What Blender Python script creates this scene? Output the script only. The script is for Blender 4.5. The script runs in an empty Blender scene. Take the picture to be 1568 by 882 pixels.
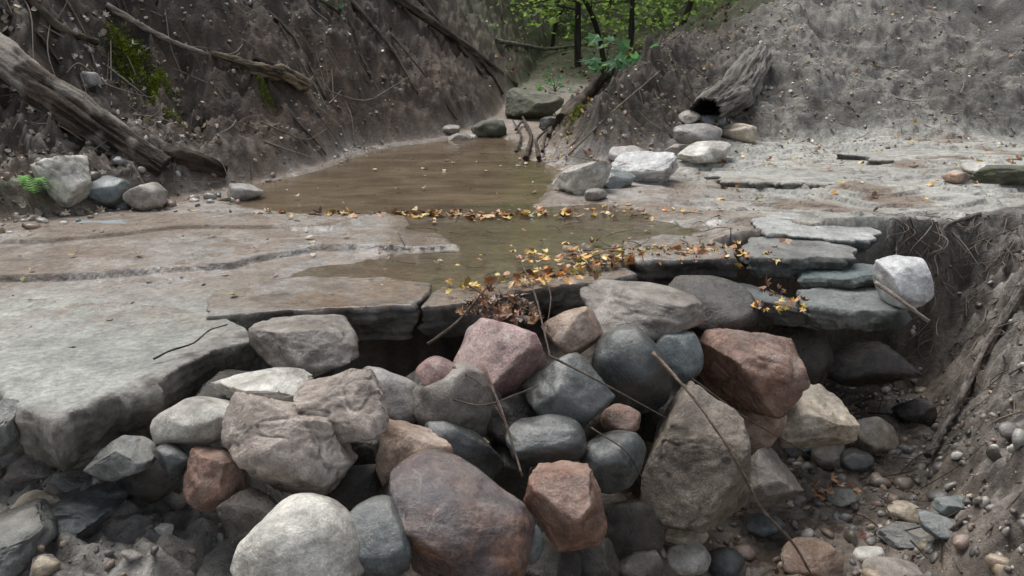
import bpy, math, numpy as np
rng=np.random.default_rng(7)
scene=bpy.context.scene
# ---------------------------------------------------------------- camera
PITCH=math.radians(17.6); CS,SN=math.cos(PITCH),math.sin(PITCH); F=1230.0; CH=0.9
cam=bpy.data.cameras.new("camera"); camo=bpy.data.objects.new("camera",cam)
scene.collection.objects.link(camo); camo.location=(0,0,CH); camo.rotation_euler=(math.pi/2-PITCH,0,0)
cam.sensor_width=36; cam.lens=36*F/1568; cam.clip_start=0.05; cam.clip_end=400; scene.camera=camo
def ray(u,v):
    a=(u-784)/F; b=(441-v)/F
    return np.array([a,CS+SN*b,-SN+CS*b])
def P(u,v,t): return np.array([0,0,CH])+ray(u,v)*t
# ---------------------------------------------------------------- noise
def _h(ix,iy,iz,seed):
    h=(ix.astype(np.int64)*374761393+iy.astype(np.int64)*668265263+iz.astype(np.int64)*2147483647+seed*144269504)&0xffffffff
    h=((h^(h>>13))*1274126177)&0xffffffff
    h=((h^(h>>15))*2246822519)&0xffffffff
    return ((h^(h>>16))&0xffffff)/float(0xffffff)
def vn2(x,y,seed=0):
    ix=np.floor(x);iy=np.floor(y);fx=x-ix;fy=y-iy
    fx=fx*fx*(3-2*fx);fy=fy*fy*(3-2*fy);z=np.zeros_like(ix)
    a=_h(ix,iy,z,seed);b=_h(ix+1,iy,z,seed);c=_h(ix,iy+1,z,seed);d=_h(ix+1,iy+1,z,seed)
    return (a+(b-a)*fx)*(1-fy)+(c+(d-c)*fx)*fy
def fbm2(x,y,f,o=4,seed=0,g=.5):
    s=0;a=1;t=0
    for i in range(o):
        c,d=math.cos(i*1.1+.4),math.sin(i*1.1+.4)
        s=s+a*vn2((x*c-y*d)*f+17.3*i,(x*d+y*c)*f+5.1*i,seed+i);t+=a;a*=g;f*=2.03
    return s/t*2-1
def vn3(p,seed=0):
    i=np.floor(p);f=p-i;f=f*f*(3-2*f);x,y,z=i.T;fx,fy,fz=f.T
    def l(dz):
        a=_h(x,y,z+dz,seed);b=_h(x+1,y,z+dz,seed);c=_h(x,y+1,z+dz,seed);d=_h(x+1,y+1,z+dz,seed)
        return (a+(b-a)*fx)*(1-fy)+(c+(d-c)*fx)*fy
    return l(0)*(1-fz)+l(1)*fz
def fbm3(p,f,o=4,seed=0,g=.5):
    s=0;a=1;t=0
    for i in range(o):
        s=s+a*vn3(p*f+13.7*i,seed+i);t+=a;a*=g;f*=2.03
    return s/t*2-1
def ss(a,b,x):
    t=np.clip((x-a)/(b-a),0,1);return t*t*(3-2*t)
def mix(a,b,t): return a+(b-a)*t
def sdf(x,y,poly):
    d=np.full(x.shape,1e9);ins=np.zeros(x.shape,bool);n=len(poly)
    for i in range(n):
        ax,ay=poly[i];bx,by=poly[(i+1)%n];ex,ey=bx-ax,by-ay
        t=np.clip(((x-ax)*ex+(y-ay)*ey)/(ex*ex+ey*ey+1e-12),0,1)
        d=np.minimum(d,np.hypot(x-ax-t*ex,y-ay-t*ey))
        if abs(ey)>1e-9:
            c=((ay>y)!=(by>y))&(x<ex*(y-ay)/ey+ax);ins^=c
    return np.where(ins,d,-d)
# ---------------------------------------------------------------- site plan (metres)
LB=[(-3.3,-8),(-3.1,1),(-2.85,3),(-2.4,3.95),(-1.85,4.65),(-1.5,5.5),(-1.2,6.7),(-.5,7.7),(.05,10),(.5,14),(1.5,20),(3,120),(-120,120),(-120,-8)]
RB=[(120,4.5),(8,5.9),(4.5,6.9),(2.9,6.6),(2.0,6.5),(1.3,6.0),(.62,5.65),(.32,5.9),(.2,6.6),(.45,8),(1.0,10),(2.2,14),(4,20),(7,120),(120,120)]
PIT=[(-8,2.1),(-1.5,2.12),(-1.1,2.05),(-.98,2.3),(-1.0,2.6),(-.4,2.78),(.0,2.98),(.38,3.12),(.6,3.35),(1.0,3.55),(1.5,3.75),(1.85,3.78),(2.3,4.0),(2.9,4.42),(4,4.9),(8,5.0),(8,-8),(-8,-8)]
POOL=[(-1.72,5.0),(-1.42,5.6),(-1.12,6.7),(-.5,7.55),(-.1,7.6),(.15,6.6),(.3,5.8),(.35,5.35),(.25,4.75),(.1,4.35),(-.6,4.15),(-1.15,4.12),(-1.55,4.4)]
SHAL=[(-.36,2.55),(-.62,2.72),(-.95,2.95),(-.85,3.15),(-.55,3.35),(-.5,3.6),(-.55,3.9),(-.6,4.3),(.5,4.4),(.75,4.1),(.95,3.75),(.8,3.48),(.5,3.25),(.35,3.02),(.1,2.82),(-.12,2.68)]
LEDGE=[(-3,2.85),(-1.7,2.93),(-1.14,3.08),(-1.08,3.16),(-.86,3.36),(-.45,3.4),(-.2,3.46),(-.35,3.7),(-.9,3.85),(-3,4.2)]
LEDGE2=[(-3.2,3.35),(-2.0,3.42),(-1.5,3.7),(-.9,3.75),(-.75,3.95),(-1.3,4.1),(-3.2,4.4)]
def terrain(x,y,full=False):
    x=np.asarray(x,float);y=np.asarray(y,float)
    n1=fbm2(x,y,1.7,4,3);n2=fbm2(x,y,7,4,11);n3=fbm2(x,y,26,4,23,.6)
    wx=x+.10*n1+.05*n2;wy=y+.10*fbm2(x,y,1.9,4,57)+.05*n2
    dL=sdf(wx,wy,LB);dR=sdf(wx,wy,RB);dP=sdf(x+.03*n2,y+.03*n2+.015*n3,PIT)
    dW=sdf(wx,wy,POOL);dS=sdf(wx,wy,SHAL)
    dG=sdf(x+.05*n2,y+.04*n1+.03*n2,LEDGE);dG2=sdf(x+.05*n2+.05*n1,y+.06*n1+.03*n2,LEDGE2)
    shelf=.009*n1+.006*n2+.0022*n3
    shelf=shelf+.024*ss(0,.010,dG)*ss(0,.35,3.95-y+.2*n1)+.014*ss(0,.01,dG2)*ss(0,.35,4.3-y)
    tr=fbm2(x*.8,y*1.6,1.6,4,77)*5+3; fr=tr-np.floor(tr)
    shelf=shelf+ss(.7,1.1,x)*.022*((np.floor(tr)+ss(.46,.5,fr))-3)*.9+ss(1.8,4,x)*.07
    shelf=shelf-.11*ss(-.05,.4,dW)-.020*ss(-.08,.12,dS)-.012*ss(-.02,.03,dW)
    # banks
    pL=np.maximum(dL,0);steep=mix(.62,1.15,ss(4.6,6.4,y+.5*n1))
    hL=pL*steep*(1+.15*n1)+.07*ss(0,.12,dL)
    hL=np.where(hL>3.5,3.5+4*(1-np.exp(-(hL-3.5)/4)),hL)
    gul=1-np.abs(fbm2(x*1.4+y*.9,(x-y)*.5,1.5,3,91))
    clod=np.maximum(fbm2(x,y,11,3,131,.6),0);lump=np.maximum(fbm2(x,y,34,3,143,.6),0)
    hL=hL+ss(0,.5,dL)*(.19*n1+.36*(gul-.7)+.15*n2+.045*n3)+ss(0,.15,dL)*(.03*np.abs(n3)+.09*clod+.04*lump)
    pR=np.maximum(dR,0);sl=mix(.85,.47,ss(.4,2.4,x-.12*(y-6)))
    hR=pR*sl*(1+.1*n1)
    hR=np.where(hR>3.5,3.5+4*(1-np.exp(-(hR-3.5)/4)),hR)
    hR=hR+ss(0,.5,dR)*(.10*n1+.06*n2+.04*clod)+ss(0,.2,dR)*(.014*n3+.02*lump)+ss(0,.3,dR)*ss(2.2,.8,x-.2*(y-6))*(.06*n2+.09*clod+.04*n3)
    fl=np.maximum(y-8,0)*.09*ss(8,10,y)+np.maximum(y-17,0)*.22
    fl=np.where(fl>9,9+3*(1-np.exp(-(fl-9)/3)),fl)
    top=shelf+hL+hR+fl
    # creek bed below the ledge
    bed=-.76+.035*n2+.014*n3+.05*n1+.012*lump
    mid=-.30-(2.75-y)*.38+.05*n2
    b=mix(mid,bed,ss(.3,.75,x+.05*n1))
    mud=-.31+.14*(y-1.9)+.07*n1+.05*n2+.03*n3+.07*clod+.055*lump+.05*ss(.5,0,np.hypot(x+.95,y-1.5))
    b=mix(mud,b,ss(-.85,-.55,x+.04*n2))
    b=mix(-.8+.04*n2,b,ss(.9,1.3,y))
    foot=mix(1.28,1.98,ss(2.0,3.6,y))+.06*n1
    rb=np.maximum(x-foot,0)*1.25
    rb=rb+ss(0,.25,x-foot)*(.10*n1+.11*n2+.045*n3+.07*clod+.04*lump)
    b=np.minimum(b+rb,.03+.05*n1+.02*n3+.3*np.maximum(x-3,0))
    lbk=np.maximum(-2.3-x,0)*1.0; b=b+np.minimum(lbk,1.2)
    wd=mix(.05,.30,ss(1.7,2.1,x))
    k=ss(-.01,1,dP/wd)
    z=mix(top,b,k)
    if not full: return z
    return z,dict(n1=n1,n2=n2,n3=n3,dL=dL,dR=dR,dP=dP,dW=dW,dS=dS,dG=dG,dG2=dG2,fr=fr,gul=gul,foot=foot,clod=clod)
C=lambda *a: np.array(a,float)
def gcol(x,y,z,nz=None):
    """ground colours: vertex albedo with some painted shade + wetness"""
    _,m=terrain(x,y,True)
    n1,n2,n3=m['n1'],m['n2'],m['n3'];g=fbm2(x,y,3.1,5,301);g2=fbm2(x,y,60,2,307);g3=fbm2(x,y,12,4,313)
    def L(a,b,t): return a+(b-a)*np.asarray(t)[:,None]
    N=len(x);one=np.ones(N)
    col=L(C(.265,.21,.165)*one[:,None],C(.40,.37,.335),ss(-.25,.35,g+.4*g3))
    dry=ss(-.6,-1.05,x+.12*g)*ss(3.0,2.45,y+.15*g)
    dry=np.maximum(dry,ss(.9,1.6,x+.2*g)*ss(3.1,3.6,y)*.7*ss(-.2,.15,g+.3))
    col=L(col,C(.51,.515,.465),dry*.95)
    damp=ss(-.05,.25,fbm2(x,y,2.2,4,515))*dry;col=col*(1-.22*damp)[:,None]
    col=L(col,C(.18,.125,.08),ss(.05,.4,g3+.25*g)*.5*(1-dry))
    wet=ss(-.28,.02,m['dS']+.08*g);wet=np.maximum(wet,ss(-.15,.02,m['dW']+.05*g))
    wet=np.maximum(wet,ss(-.05,.2,g+.3*g3)*ss(2.4,3,y)*ss(4.9,4.,y)*ss(-2.8,-1.4,x)*.9)
    wet=np.maximum(wet,damp*.4)
    col=col*(1-.32*wet)[:,None]
    col=L(col,C(.24,.155,.09),wet*ss(-.1,.4,g3)*.4*(1-dry))
    crack=np.exp(-((m['dG']-.004)/.010)**2)*ss(3.6,3.4,y)*.95+np.exp(-((m['dG2']-.004)/.010)**2)*ss(4.,3.8,y)*.6
    crack=np.maximum(crack,np.exp(-((m['fr']-.47)/.04)**2)*ss(.9,1.3,x)*.8)
    cl2=np.exp(-(fbm2(x*.5,y*1.3,2.3,4,404)/.014)**2)*ss(-.1,.3,fbm2(x,y,1.5,2,411)+.1);crack=np.maximum(crack,cl2*.45*(1-dry*.6))
    col=col*(1-.7*np.clip(crack,0,1))[:,None]
    # left bank
    kb=ss(-.04,.12,m['dL'])
    cb=L(C(.045,.031,.022)*one[:,None],C(.19,.145,.11),ss(-.35,.45,g3*.6+n3*.5+.35*g-.02))
    cb=L(cb,C(.29,.265,.23),ss(.15,.5,n3+.3*g2)*ss(-1.3,-2.0,x+.25*(y-5))*.85)
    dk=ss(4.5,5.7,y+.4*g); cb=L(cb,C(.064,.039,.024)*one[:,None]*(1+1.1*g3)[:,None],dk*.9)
    cb=cb*(1-.45*ss(.25,.9,m['dL'])*ss(4.3,5.2,y))[:,None]  # shade of the upper far slope multiplied into the soil colour
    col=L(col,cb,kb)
    kr=ss(-.05,.35,m['dR'])
    cr=L(C(.105,.095,.08)*one[:,None],C(.255,.238,.21),ss(-.35,.35,g3*.6+n3*.4+.1))
    cr=L(cr,C(.078,.072,.063),ss(.0,.4,g+.35*ss(3,5,x))*.75)
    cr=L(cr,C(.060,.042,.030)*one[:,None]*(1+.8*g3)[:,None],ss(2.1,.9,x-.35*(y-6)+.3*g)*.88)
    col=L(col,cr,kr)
    far=ss(9,12,y);col=L(col,L(C(.06,.042,.025)*one[:,None],C(.07,.10,.03),ss(-.2,.3,g3)),far)
    # pit
    kp=ss(-.0,.04,m['dP'])
    cp=L(C(.085,.064,.048)*one[:,None],C(.23,.19,.15),ss(-.4,.4,g3+.4*n3))
    cp=L(cp,L(C(.13,.115,.10)*one[:,None],C(.34,.32,.29),ss(-.3,.3,g3+n3+.2)),ss(-.5,-.75,x+.05*g)*.9)
    rbk=ss(0,.3,x-m['foot']);cp=L(cp,L(C(.07,.054,.043)*one[:,None],C(.245,.22,.195),ss(-.35,.3,g3+.6*n3+.3*g+.3*ss(.2,.8,x-m['foot']))),rbk*.9)
    cp=cp*(1-.5*ss(.30,-.02,m['dP']-.05)*ss(-.9,-.6,x))[:,None]  # shade below the ledge overhang painted into the ground colour
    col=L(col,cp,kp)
    pw=ss(.2,-.3,g3)*ss(.2,.6,x)*ss(.15,-.1,x-m['foot'])
    wet=wet*(1-kb)*(1-kr*.7)*(1-kp)+kp*(.3+.7*pw)+kb*.15
    col=col*(1+.22*g2)[:,None]
    return np.clip(col,.008,.8),np.clip(wet,0,1)
# ---------------------------------------------------------------- mesh helper
def mesh_np(name,V,Fc,mat=None,col=None,wet=None,smooth=True,loc=None,parent=None):
    V=np.asarray(V,np.float32)
    if loc is not None: V=V-np.asarray(loc,np.float32)
    Fs=Fc if isinstance(Fc,list) else [Fc]
    me=bpy.data.meshes.new(name);me.vertices.add(len(V));me.vertices.foreach_set("co",V.ravel())
    nl=sum(f.size for f in Fs);npoly=sum(len(f) for f in Fs)
    me.loops.add(nl);me.polygons.add(npoly)
    me.loops.foreach_set("vertex_index",np.concatenate([f.ravel() for f in Fs]).astype(np.int32))
    tot=np.concatenate([np.full(len(f),f.shape[1]) for f in Fs]);st=np.concatenate([[0],np.cumsum(tot)[:-1]])
    me.polygons.foreach_set("loop_start",st.astype(np.int32))
    me.polygons.foreach_set("use_smooth",np.full(npoly,smooth))
    me.update(calc_edges=True);me.validate()
    if col is not None:
        a=me.attributes.new("col",'FLOAT_COLOR','POINT');c=np.ones((len(V),4),np.float32);c[:,:3]=col;a.data.foreach_set("color",c.ravel())
    if wet is not None:
        a=me.attributes.new("wet",'FLOAT','POINT');a.data.foreach_set("value",np.asarray(wet,np.float32))
    if mat: me.materials.append(mat)
    o=bpy.data.objects.new(name,me)
    if loc is not None:o.location=loc
    scene.collection.objects.link(o)
    if parent is not None:o.parent=parent
    return o
# ---------------------------------------------------------------- materials
def newmat(name):
    m=bpy.data.materials.new(name);m.use_nodes=True;nt=m.node_tree
    return m,nt,nt.nodes,nt.links,nt.nodes["Principled BSDF"]
def nnoise(nt,vec,scale,det=6,rough=.6,dist=0):
    n=nt.nodes.new("ShaderNodeTexNoise");n.inputs["Scale"].default_value=scale;n.inputs["Detail"].default_value=det
    n.inputs["Roughness"].default_value=rough;n.inputs["Distortion"].default_value=dist
    if vec: nt.links.new(vec,n.inputs["Vector"])
    return n.outputs[0]
def ramp(nt,inp,stops):
    r=nt.nodes.new("ShaderNodeValToRGB");e=r.color_ramp.elements
    while len(e)<len(stops):e.new(.5)
    for i,(p,c) in enumerate(stops):
        e[i].position=p;e[i].color=(c,c,c,1) if isinstance(c,(int,float)) else (*c,1)
    nt.links.new(inp,r.inputs[0]);return r.outputs[0]
def mixc(nt,a,b,f,mode='MIX'):
    m=nt.nodes.new("ShaderNodeMix");m.data_type='RGBA';m.blend_type=mode
    for s,v in ((m.inputs[0],f),(m.inputs[6],a),(m.inputs[7],b)):
        if isinstance(v,(int,float)): s.default_value=v
        elif isinstance(v,tuple): s.default_value=(*v,1)
        else: nt.links.new(v,s)
    return m.outputs[2]
def mth(nt,op,a,b=0):
    m=nt.nodes.new("ShaderNodeMath");m.operation=op
    for s,v in ((m.inputs[0],a),(m.inputs[1],b)):
        if isinstance(v,(int,float)): s.default_value=v
        else: nt.links.new(v,s)
    return m.outputs[0]
def bump(nt,h,dist,strength=1,nrm=None):
    b=nt.nodes.new("ShaderNodeBump");b.inputs["Distance"].default_value=dist;b.inputs["Strength"].default_value=strength
    nt.links.new(h,b.inputs["Height"])
    if nrm:nt.links.new(nrm,b.inputs["Normal"])
    return b.outputs[0]
def attr(nt,n):
    a=nt.nodes.new("ShaderNodeAttribute");a.attribute_name=n;return a
def objco(nt): return nt.nodes.new("ShaderNodeTexCoord").outputs["Object"]
def ground_material():
    m,nt,N,L,B=newmat("ground_mud_and_stone");co=objco(nt);c=attr(nt,"col").outputs["Color"];w=attr(nt,"wet").outputs["Fac"]
    f1=ramp(nt,nnoise(nt,co,55,8,.75),[(.3,.48),(.5,1.0),(.72,1.55)])
    f2=ramp(nt,nnoise(nt,co,9,6,.65),[(.3,.68),(.7,1.3)])
    v=nt.nodes.new("ShaderNodeTexVoronoi");v.inputs["Scale"].default_value=48;L.new(co,v.inputs["Vector"])
    grit=ramp(nt,v.outputs["Distance"],[(.10,1.0),(.22,0.0)])
    gm=mth(nt,'MULTIPLY',grit,ramp(nt,nnoise(nt,co,6,3),[(.48,0.),(.62,.7)]))
    col=mixc(nt,c,f1,.85,'MULTIPLY');col=mixc(nt,col,f2,.8,'MULTIPLY')
    vc=mixc(nt,v.outputs["Color"],(.35,.33,.3),.75);vc=mixc(nt,vc,c,.5)
    col=mixc(nt,col,vc,mth(nt,'MULTIPLY',gm,mth(nt,'SUBTRACT',.8,w)))
    L.new(col,B.inputs["Base Color"])
    rn=nnoise(nt,co,14,4)
    r=mth(nt,'SUBTRACT',.86,mth(nt,'MULTIPLY',w,mth(nt,'ADD',.46,mth(nt,'MULTIPLY',rn,.65))))
    L.new(r,B.inputs["Roughness"]);B.inputs["Specular IOR Level"].default_value=.6
    dry=mth(nt,'SUBTRACT',1.05,mth(nt,'MULTIPLY',w,.88))
    h=mth(nt,'ADD',mth(nt,'MULTIPLY',nnoise(nt,co,38,8,.72),dry),mth(nt,'MULTIPLY',gm,.25))
    b1=bump(nt,h,.03,.9);L.new(b1,B.inputs["Normal"]);return m
GM=ground_material()
def rock_material(name,c1,c2,c3,rough=.6,speck=.5,mud=.35,bs=1.0,band=0):
    m,nt,N,L,B=newmat(name);co=objco(nt);oi=nt.nodes.new("ShaderNodeObjectInfo")
    va=nt.nodes.new("ShaderNodeVectorMath");va.operation='MULTIPLY_ADD';L.new(oi.outputs["Random"],va.inputs[0]);va.inputs[1].default_value=(31,17,23);L.new(co,va.inputs[2]);co=va.outputs[0]
    big=nnoise(nt,co,7,6,.65,.8);midn=nnoise(nt,co,26,9,.74,.3);fin=nnoise(nt,co,170,5,.8)
    col=ramp(nt,big,[(.32,c1),(.5,c2),(.68,c3)])
    col=mixc(nt,col,ramp(nt,midn,[(.3,.42),(.5,1.),(.72,1.5)]),.85,'MULTIPLY')
    col=mixc(nt,col,ramp(nt,fin,[(.35,.5),(.5,1.),(.66,1.6)]),speck,'MULTIPLY')
    vs=nt.nodes.new("ShaderNodeMapRange");L.new(oi.outputs["Random"],vs.inputs[0]);vs.inputs[3].default_value=.85;vs.inputs[4].default_value=1.15
    cv=nt.nodes.new("ShaderNodeCombineColor");[L.new(vs.outputs[0],cv.inputs[i]) for i in range(3)]
    col=mixc(nt,col,cv.outputs[0],1.,'MULTIPLY')
    vv=ramp(nt,nnoise(nt,co,4.5,3,.5,3.),[(.485,0.),(.5,1.),(.515,0.)])
    col=mixc(nt,col,(.42,.38,.34),mth(nt,'MULTIPLY',vv,.3*band))
    # damp / dry patches: damp areas are darker and glossier
    st=ramp(nt,nnoise(nt,co,5.5,7,.7,.5),[(.44,0.),(.58,1.)]);col=mixc(nt,col,(.46,.43,.41),mth(nt,'MULTIPLY',st,.75),'MULTIPLY')
    ge=nt.nodes.new("ShaderNodeNewGeometry");pt=ramp(nt,ge.outputs["Pointiness"],[(.44,.5),(.5,1.),(.56,1.3)]);col=mixc(nt,col,pt,.75,'MULTIPLY')  # crevice shade and brighter edges put into the stone colour
    sx=nt.nodes.new("ShaderNodeSeparateXYZ");L.new(ge.outputs["Normal"],sx.inputs[0])
    up=ramp(nt,sx.outputs[2],[(.25,0.),(.95,1.)])
    mk=mth(nt,'MULTIPLY',mth(nt,'MULTIPLY',up,ramp(nt,nnoise(nt,co,11,7,.75),[(.42,0.),(.60,1.)])),mud)
    col=mixc(nt,col,(.32,.28,.235),mk)
    L.new(col,B.inputs["Base Color"])
    rr=nnoise(nt,co,9,5);r0=mth(nt,'ADD',mth(nt,'MULTIPLY',rr,.6),rough-.32)
    r1=mth(nt,'MAXIMUM',mth(nt,'SUBTRACT',r0,mth(nt,'MULTIPLY',st,.22)),.16);L.new(r1,B.inputs["Roughness"])
    B.inputs["Specular IOR Level"].default_value=.75
    h=mth(nt,'ADD',mth(nt,'MULTIPLY',midn,1.0),mth(nt,'MULTIPLY',fin,.15))
    L.new(bump(nt,h,.013*bs,.8),B.inputs["Normal"]);return m
RM=dict(
 grey=rock_material("stone_grey",(.22,.21,.195),(.32,.30,.28),(.40,.38,.355),.5),
 gbrown=rock_material("stone_grey_brown",(.165,.138,.115),(.26,.228,.198),(.345,.305,.27),.52,.7),
 sand=rock_material("stone_sandstone",(.38,.30,.245),(.50,.42,.36),(.58,.51,.45),.8,.5,.3,1.6),
 pale=rock_material("stone_pale",(.39,.375,.33),(.52,.50,.445),(.60,.57,.50),.55,.5,.3),
 white=rock_material("stone_white",(.58,.58,.57),(.70,.70,.69),(.78,.78,.77),.5,.4,.15),
 pink=rock_material("stone_pink_granite",(.25,.145,.13),(.39,.25,.23),(.44,.33,.31),.38,.8,.3),
 red=rock_material("stone_red_brown",(.18,.09,.062),(.31,.175,.125),(.36,.25,.195),.4,.8,.3,1.4,1),
 slate=rock_material("stone_dark_slate",(.036,.043,.043),(.066,.074,.073),(.12,.122,.116),.33,.5,.22,.5),
 teal=rock_material("stone_blue_grey",(.075,.093,.094),(.12,.142,.143),(.19,.208,.205),.36,.5,.25,.6),
 rust=rock_material("stone_rusty",(.07,.058,.068),(.125,.088,.082),(.33,.17,.105),.33,.6,.25,.8,1),
 brown=rock_material("stone_conglomerate",(.135,.10,.073),(.215,.175,.135),(.31,.26,.21),.55,1.,.3,2.2),
 tan=rock_material("stone_tan",(.38,.31,.215),(.50,.425,.325),(.57,.51,.41),.45,.5,.25),
 orange=rock_material("stone_orange_sandstone",(.28,.165,.105),(.43,.305,.225),(.50,.39,.31),.5,.6,.2,1.4),
 dark=rock_material("stone_wet_dark_gap_shade",(.032,.028,.023),(.058,.049,.041),(.095,.078,.062),.32,.5,.2,1.4),  # dark tone also stands in for shade in gaps and under slabs
 slab=rock_material("stone_slab",(.13,.138,.132),(.19,.198,.187),(.28,.28,.26),.45,.5,.5,1.4),
 moss=rock_material("stone_mossy",(.045,.05,.022),(.08,.085,.045),(.15,.14,.10),.8,.6,.1,1.6),
)
def vcol_material(name,rough=.8,bscale=60,bdist=.004,trans=0,spec=.3,var=.5):
    m,nt,N,L,B=newmat(name);co=objco(nt);c=attr(nt,"col").outputs["Color"]
    n=nnoise(nt,co,bscale,6,.7);col=mixc(nt,c,ramp(nt,n,[(.3,.55),(.5,1.),(.7,1.4)]),var,'MULTIPLY')
    L.new(col,B.inputs["Base Color"]);B.inputs["Roughness"].default_value=rough;B.inputs["Specular IOR Level"].default_value=spec
    if bdist: L.new(bump(nt,n,bdist),B.inputs["Normal"])
    if trans:
        t=N.new("ShaderNodeBsdfTranslucent");L.new(mixc(nt,col,(1.7,1.8,1.1),1.,'MULTIPLY'),t.inputs[0])
        mx=N.new("ShaderNodeMixShader");mx.inputs[0].default_value=trans
        L.new(B.outputs[0],mx.inputs[1]);L.new(t.outputs[0],mx.inputs[2]);L.new(mx.outputs[0],N["Material Output"].inputs[0])
    return m
M_PEB=vcol_material("pebbles",.3,90,.003,0,.6,.8)
M_LEAF=vcol_material("fallen_leaf",.4,50,.002,0,.5,.8)
M_GREEN=vcol_material("green_leaf",.5,20,0,.55,.3,.4)
M_BARK=vcol_material("bark",.85,90,.012,0,.25,.9)
M_MOSS=vcol_material("moss",.95,120,.006,0,.1,.8)
def water_material(name,tint,mud,murk,wave,wd,ior):
    m,nt,N,L,B=newmat(name);N.remove(B);co=objco(nt)
    mp=N.new("ShaderNodeMapping");mp.inputs["Scale"].default_value=(1,1.9,1);L.new(co,mp.inputs[0])
    nz=bump(nt,nnoise(nt,mp.outputs[0],wave,4,.55,.6),wd,1.)
    tr=N.new("ShaderNodeBsdfTransparent");tr.inputs[0].default_value=(*tint,1)
    df=N.new("ShaderNodeBsdfDiffuse");L.new(mixc(nt,mud,tuple(c*.5 for c in mud),ramp(nt,nnoise(nt,mp.outputs[0],2.2,5,.6,.8),[(.35,0.),(.65,1.)])),df.inputs[0])
    m1=N.new("ShaderNodeMixShader");m1.inputs[0].default_value=murk;L.new(tr.outputs[0],m1.inputs[1]);L.new(df.outputs[0],m1.inputs[2])
    gl=N.new("ShaderNodeBsdfGlossy");gl.inputs["Roughness"].default_value=.02;L.new(nz,gl.inputs["Normal"])
    fr=N.new("ShaderNodeFresnel");fr.inputs[0].default_value=ior;L.new(nz,fr.inputs["Normal"])
    m2=N.new("ShaderNodeMixShader");L.new(fr.outputs[0],m2.inputs[0]);L.new(m1.outputs[0],m2.inputs[1]);L.new(gl.outputs[0],m2.inputs[2])
    L.new(m2.outputs[0],N["Material Output"].inputs[0]);return m
# ---------------------------------------------------------------- terrain mesh
def axis(lo,hi,step,a0,a1,grow=1.18):
    c=list(np.arange(lo,hi+1e-6,step));s=step;v=lo;l=[]
    while v>a0: s*=grow;v-=s;l.append(v)
    s=step;v=c[-1];r=[]
    while v<a1: s*=grow;v+=s;r.append(v)
    return np.array(l[::-1]+c+r)
xs=axis(-3.6,4.6,.0145,-90,90)
ya=list(np.arange(1.4,4.5,.0125))+list(np.arange(4.5,8.5,.022))+list(np.arange(8.5,14,.06));s=.06;v=ya[-1]
while v<110: s*=1.1;v+=s;ya.append(v)
s=.0135;v=1.4;lo=[]
while v>-7: s*=1.15;v-=s;lo.append(v)
ys=np.array(lo[::-1]+ya)
X,Y=np.meshgrid(xs,ys);X=X.ravel();Y=Y.ravel();Z=terrain(X,Y)
nx,ny=len(xs),len(ys);ii=np.arange(nx*ny).reshape(ny,nx)
Q=np.stack([ii[:-1,:-1],ii[:-1,1:],ii[1:,1:],ii[1:,:-1]],-1).reshape(-1,4)
col,wet=gcol(X,Y,Z)
mesh_np("ground",np.stack([X,Y,Z],1),Q,GM,col,wet)
# water sheets
def sheet(name,poly,z,mat,grow=.25,step=.04,over=0.):
    p=np.array(poly);x0,y0=p.min(0)-grow;x1,y1=p.max(0)+grow
    xs=np.arange(x0,x1,step);ys=np.arange(y0,y1,step);X,Y=np.meshgrid(xs,ys)
    ii=np.arange(X.size).reshape(X.shape);Q=np.stack([ii[:-1,:-1],ii[:-1,1:],ii[1:,1:],ii[1:,:-1]],-1).reshape(-1,4)
    d=sdf(X.ravel(),Y.ravel(),poly);dp=sdf(X.ravel(),Y.ravel(),PIT)
    ok=(d>-grow)&(dp<over);Q=Q[ok[Q].all(1)]
    mesh_np(name,np.stack([X.ravel(),Y.ravel(),np.full(X.size,z)],1),Q,mat)
sheet("pool_water",POOL,-.020,water_material("muddy_water",(.72,.62,.48),(.31,.235,.155),.55,6,.0040,1.6),.25)
sheet("shallow_water",SHAL,-.0105,water_material("clear_shallow_water",(.95,.92,.85),(.36,.32,.25),.14,9,.0024,1.6),.10,.02,.03)
# ---------------------------------------------------------------- ray hit on ground
def hit(u,v):
    r=ray(u,v);t=np.concatenate([np.arange(1.2,12,.015),np.arange(12,60,.15)])
    p=np.array([0,0,CH])+t[:,None]*r;h=terrain(p[:,0],p[:,1]);k=np.argmax(p[:,2]<h)
    return p[k],t[k]
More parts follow.
